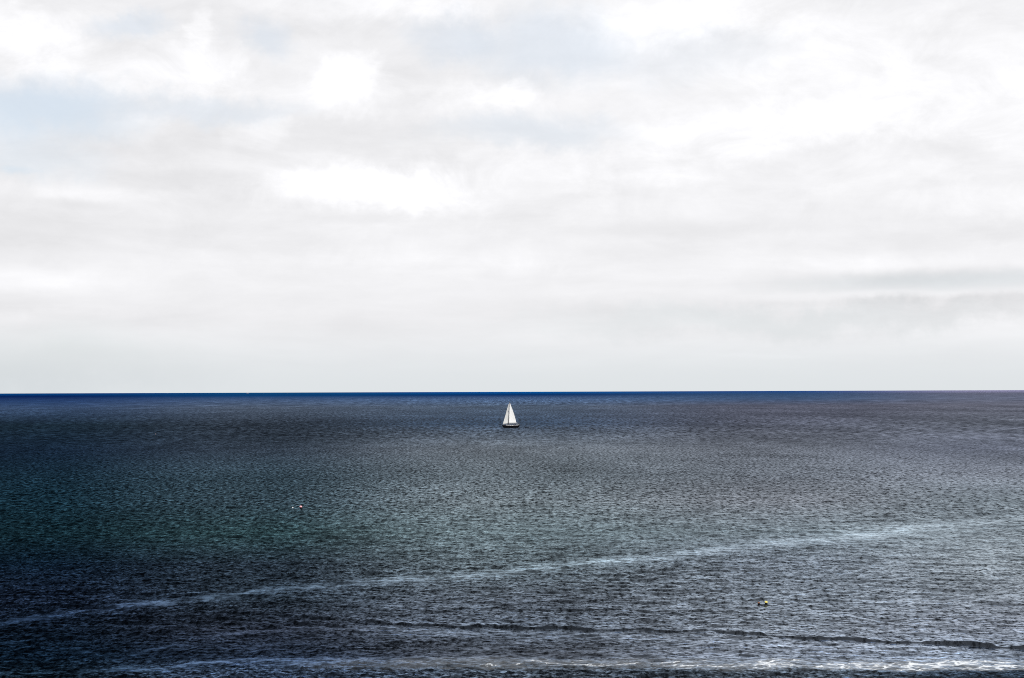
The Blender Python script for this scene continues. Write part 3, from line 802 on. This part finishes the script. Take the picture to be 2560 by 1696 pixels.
# ------------------------------------------------------------------ crew
def person(name, base, joints, edges, radii, label):
    root = empty(name, base)
    tag(root, label, 'person', 'crew in the cockpit of the sloop')
    me = bpy.data.meshes.new('body')
    me.from_pydata(joints, edges, [])
    me.materials.append(M_cloth)
    o = link(bpy.data.objects.new('body', me), root)
    md = o.modifiers.new('skin', 'SKIN'); md.use_smooth_shade = True
    for i, r_ in enumerate(radii):
        me.skin_vertices[0].data[i].radius = (r_, r_)
    me.skin_vertices[0].data[0].use_root = True
    sb = o.modifiers.new('sub', 'SUBSURF'); sb.levels = 1; sb.render_levels = 2
    hp = Vector(joints[3])
    bm = bmesh.new()
    bmesh.ops.create_uvsphere(bm, u_segments=16, v_segments=12, radius=.105)
    for v in bm.verts:
        v.co.z *= 1.18
        if v.co.x < -.07: v.co.x -= .012 * (1 if abs(v.co.z) < .03 else 0)
    bmesh.ops.translate(bm, vec=hp + Vector((0, 0, .05)), verts=bm.verts)
    bm_obj('face', bm, M_skin, root, True)
    bm = bmesh.new()
    bmesh.ops.create_uvsphere(bm, u_segments=16, v_segments=12, radius=.12)
    for v in bm.verts:
        v.co.z *= 1.12
        if v.co.z < -.02: v.co.z *= .5
        if v.co.x < 0: v.co.x *= .78
    bmesh.ops.translate(bm, vec=hp + Vector((.025, 0, .075)), verts=bm.verts)
    bm_obj('knitted_hat', bm, M_dark, root, True)
    return root

def sitting(lean):
    J = [(0, 0, .0), (.02 + lean * .4, 0, .26), (lean, 0, .50), (lean * 1.15, 0, .66),
         (lean, -.20, .48), (lean - .10, -.27, .22), (lean - .32, -.22, .12),
         (lean, .20, .48), (lean - .10, .27, .22), (lean - .32, .22, .12),
         (-.10, -.11, 0), (-.46, -.14, .03), (-.48, -.14, -.40), (-.66, -.14, -.44),
         (-.10, .11, 0), (-.46, .14, .03), (-.48, .14, -.40), (-.66, .14, -.44)]
    E = [(0, 1), (1, 2), (2, 3), (2, 4), (4, 5), (5, 6), (2, 7), (7, 8), (8, 9), (0, 10), (10, 11), (11, 12), (12, 13), (0, 14), (14, 15), (15, 16), (16, 17)]
    Rr = [.17, .16, .14, .06, .085, .06, .045, .085, .06, .045, .11, .085, .06, .05, .11, .085, .06, .05]
    return J, E, Rr
Bm = Matrix.Translation((BP.x, BP.y, 0)) @ Matrix.Rotation(R(4), 4, 'Z')
J, E, Rr = sitting(-.10)
person('person', Bm @ Vector((1.95, -.85, 1.42)), J, E, Rr, 'person in dark jacket crouched low by the cabin end, facing the bow')
J, E, Rr = sitting(.02)
person('person', Bm @ Vector((2.75, -.70, 1.55)), J, E, Rr, 'person in dark jacket sitting upright at the helm, nearer the stern')

# ------------------------------------------------------------------ towed dinghy and its line
DP = Bm @ Vector((9.55, 0, 0))
dg = empty('dinghy', (DP.x, DP.y, 0.0), R(4))
tag(dg, 'small dark dinghy towed on the water behind the sloop', 'dinghy')
dst = [(-1.55, .05, .66, .50, .3), (-1.3, .28, .58, .22, .5), (-.9, .48, .50, .02, .6), (-.2, .62, .42, -.10, .7), (.6, .62, .40, -.10, .75), (1.2, .52, .44, .02, .75), (1.5, .44, .48, .12, .8)]
dh = build_hull(dst, M_hull, 'hull', dg)
for sgn in (-1, 1):
    tube_obj('gunwale', [(x, sgn * b, zs + .03) for x, b, zs, zk, w in dst], .045, M_hull, dg, 6)
bm = bmesh.new(); add_box(bm, (.35, 0, .40), (.28, 1.12, .05), None, .01); bm_obj('thwart', bm, M_white, dg)
bm = bmesh.new(); add_box(bm, (1.52, 0, .36), (.06, .86, .34), None, .01); bm_obj('transom', bm, M_white, dg)
pts = []
for i in range(13):
    t = i / 12
    a = Vector((5.1, 0, .95)); b = Vector((8.0, 0, .60))
    p = a.lerp(b, t); p.z -= .55 * 4 * t * (1 - t) * .8
    pts.append(Bm @ p)
tw = tube_obj('tow_rope', pts, .03, M_rope)
tag(tw, 'dark sagging tow rope between the sloop stern and the dinghy', 'rope')


# ------------------------------------------------------------------ buoys
def buoy(px, py, r, top, low, label, group, sink=.25, tilt=0.0, squash=1.0, split=0.0):
    p = sea_pt(px, py)
    root = empty('buoy', (p.x, p.y, 0.0))
    root.rotation_euler = (R(tilt), R(tilt * .6), R(40))
    tag(root, label, 'buoy', group)
    zc_ = r * squash * (1 - sink * 1.2) + .06
    for nm, mat, lo, hi, k in (('float', top, split, 1.01, 1.0), ('underside', low, -1.01, split, 1.0)):
        bm = bmesh.new(); rings = []
        zs_ = np.linspace(max(lo, -1), min(hi, 1), 9)
        for z in zs_:
            rr_ = math.sqrt(max(0, 1 - z * z)) ** .9 * r * k + .002
            rings.append([bm.verts.new((rr_ * math.cos(a), rr_ * math.sin(a), zc_ + z * r * squash)) for a in np.linspace(0, 2 * math.pi, 21)[:-1]])
        for i in range(len(rings) - 1):
            for q in range(20):
                bm.faces.new((rings[i][q], rings[i][(q + 1) % 20], rings[i + 1][(q + 1) % 20], rings[i + 1][q]))
        bm.faces.new(rings[0][::-1]); bm.faces.new(rings[-1])
        bm_obj(nm, bm, mat, root, True)
    # seam band and lifting eye
    tube_obj('rubbing_band', [((r * 1.0 * math.sqrt(max(0, 1 - split * split))) * math.cos(a), (r * 1.0 * math.sqrt(max(0, 1 - split * split))) * math.sin(a), zc_ + split * r * squash) for a in np.linspace(0, 2 * math.pi, 25)], r * .06, low, root, 5)
    zt = zc_ + r * squash
    tube_obj('lifting_eye', [(.28 * r * math.cos(a), 0, zt + .02 + .28 * r * math.sin(a)) for a in np.linspace(-.4, math.pi + .4, 12)], r * .07, low, root, 5)
    return root
buoy(751.7, 1271.5, .27, M_buoyp, M_buoyd, 'larger pink mooring buoy with dark red shaded underside, right of a small white one', None, .2, 6, 1.0, -.05)
buoy(731.9, 1272, .13, M_buoyw, M_buoyw, 'small white buoy just left of the pink buoy', None, .2, 0, 1.1, -.2)
buoy(1914.6, 1511, .16, M_buoyy, M_under, 'bright yellow buoy in the right foreground, right one of its pair', 'pair of buoys in the right foreground', .2, 8, 1.05, -.15)
buoy(1897.6, 1512, .13, M_buoyo, M_under, 'dark brownish orange buoy just left of the bright yellow buoy', 'pair of buoys in the right foreground', .25, -6, .95, .1)
buoy(389.2, 1087, .22, M_buoyg, M_buoyd, 'tiny lone pale buoy far out in the dark water on the left', None, .2, 4, 1.0, .0)

# ------------------------------------------------------------------ far ship on the horizon
d = ray(619, 979)
sp = Vector((d.x, d.y, 0)).normalized() * 26000
ship = empty('ship', (sp.x, sp.y, 0.0), R(8))
ship.scale = (2.6, 2.6, 2.2)
tag(ship, 'tiny hazy grey ship on the horizon far left of the sloop', 'ship')
sst = [(-8, .3, 4.6, 2.5, .2), (-6, 1.6, 4.0, -.5, .5), (-2, 2.3, 3.4, -.8, .8), (4, 2.3, 3.2, -.8, .85), (7.5, 2.0, 3.4, -.4, .8)]
build_hull(sst, M_ship, 'hull', ship)
bm = bmesh.new(); add_box(bm, (-1.5, 0, 5.0), (4.5, 3.2, 3.6), None, .15); wh = bm_obj('wheelhouse', bm, M_ship, ship)
bm = bmesh.new(); add_box(bm, (-3.78, 0, 5.8), (.08, 2.6, .8), None, .02); bm_obj('window', bm, M_glass, wh)
tube_obj('mast', [(-.5, 0, 6.7), (-.5, 0, 10.5)], .14, M_ship, ship)
bm = bmesh.new(); add_box(bm, (4.5, 0, 3.9), (3.0, 2.8, 1.2), None, .1); bm_obj('deck_hold', bm, M_ship, ship)
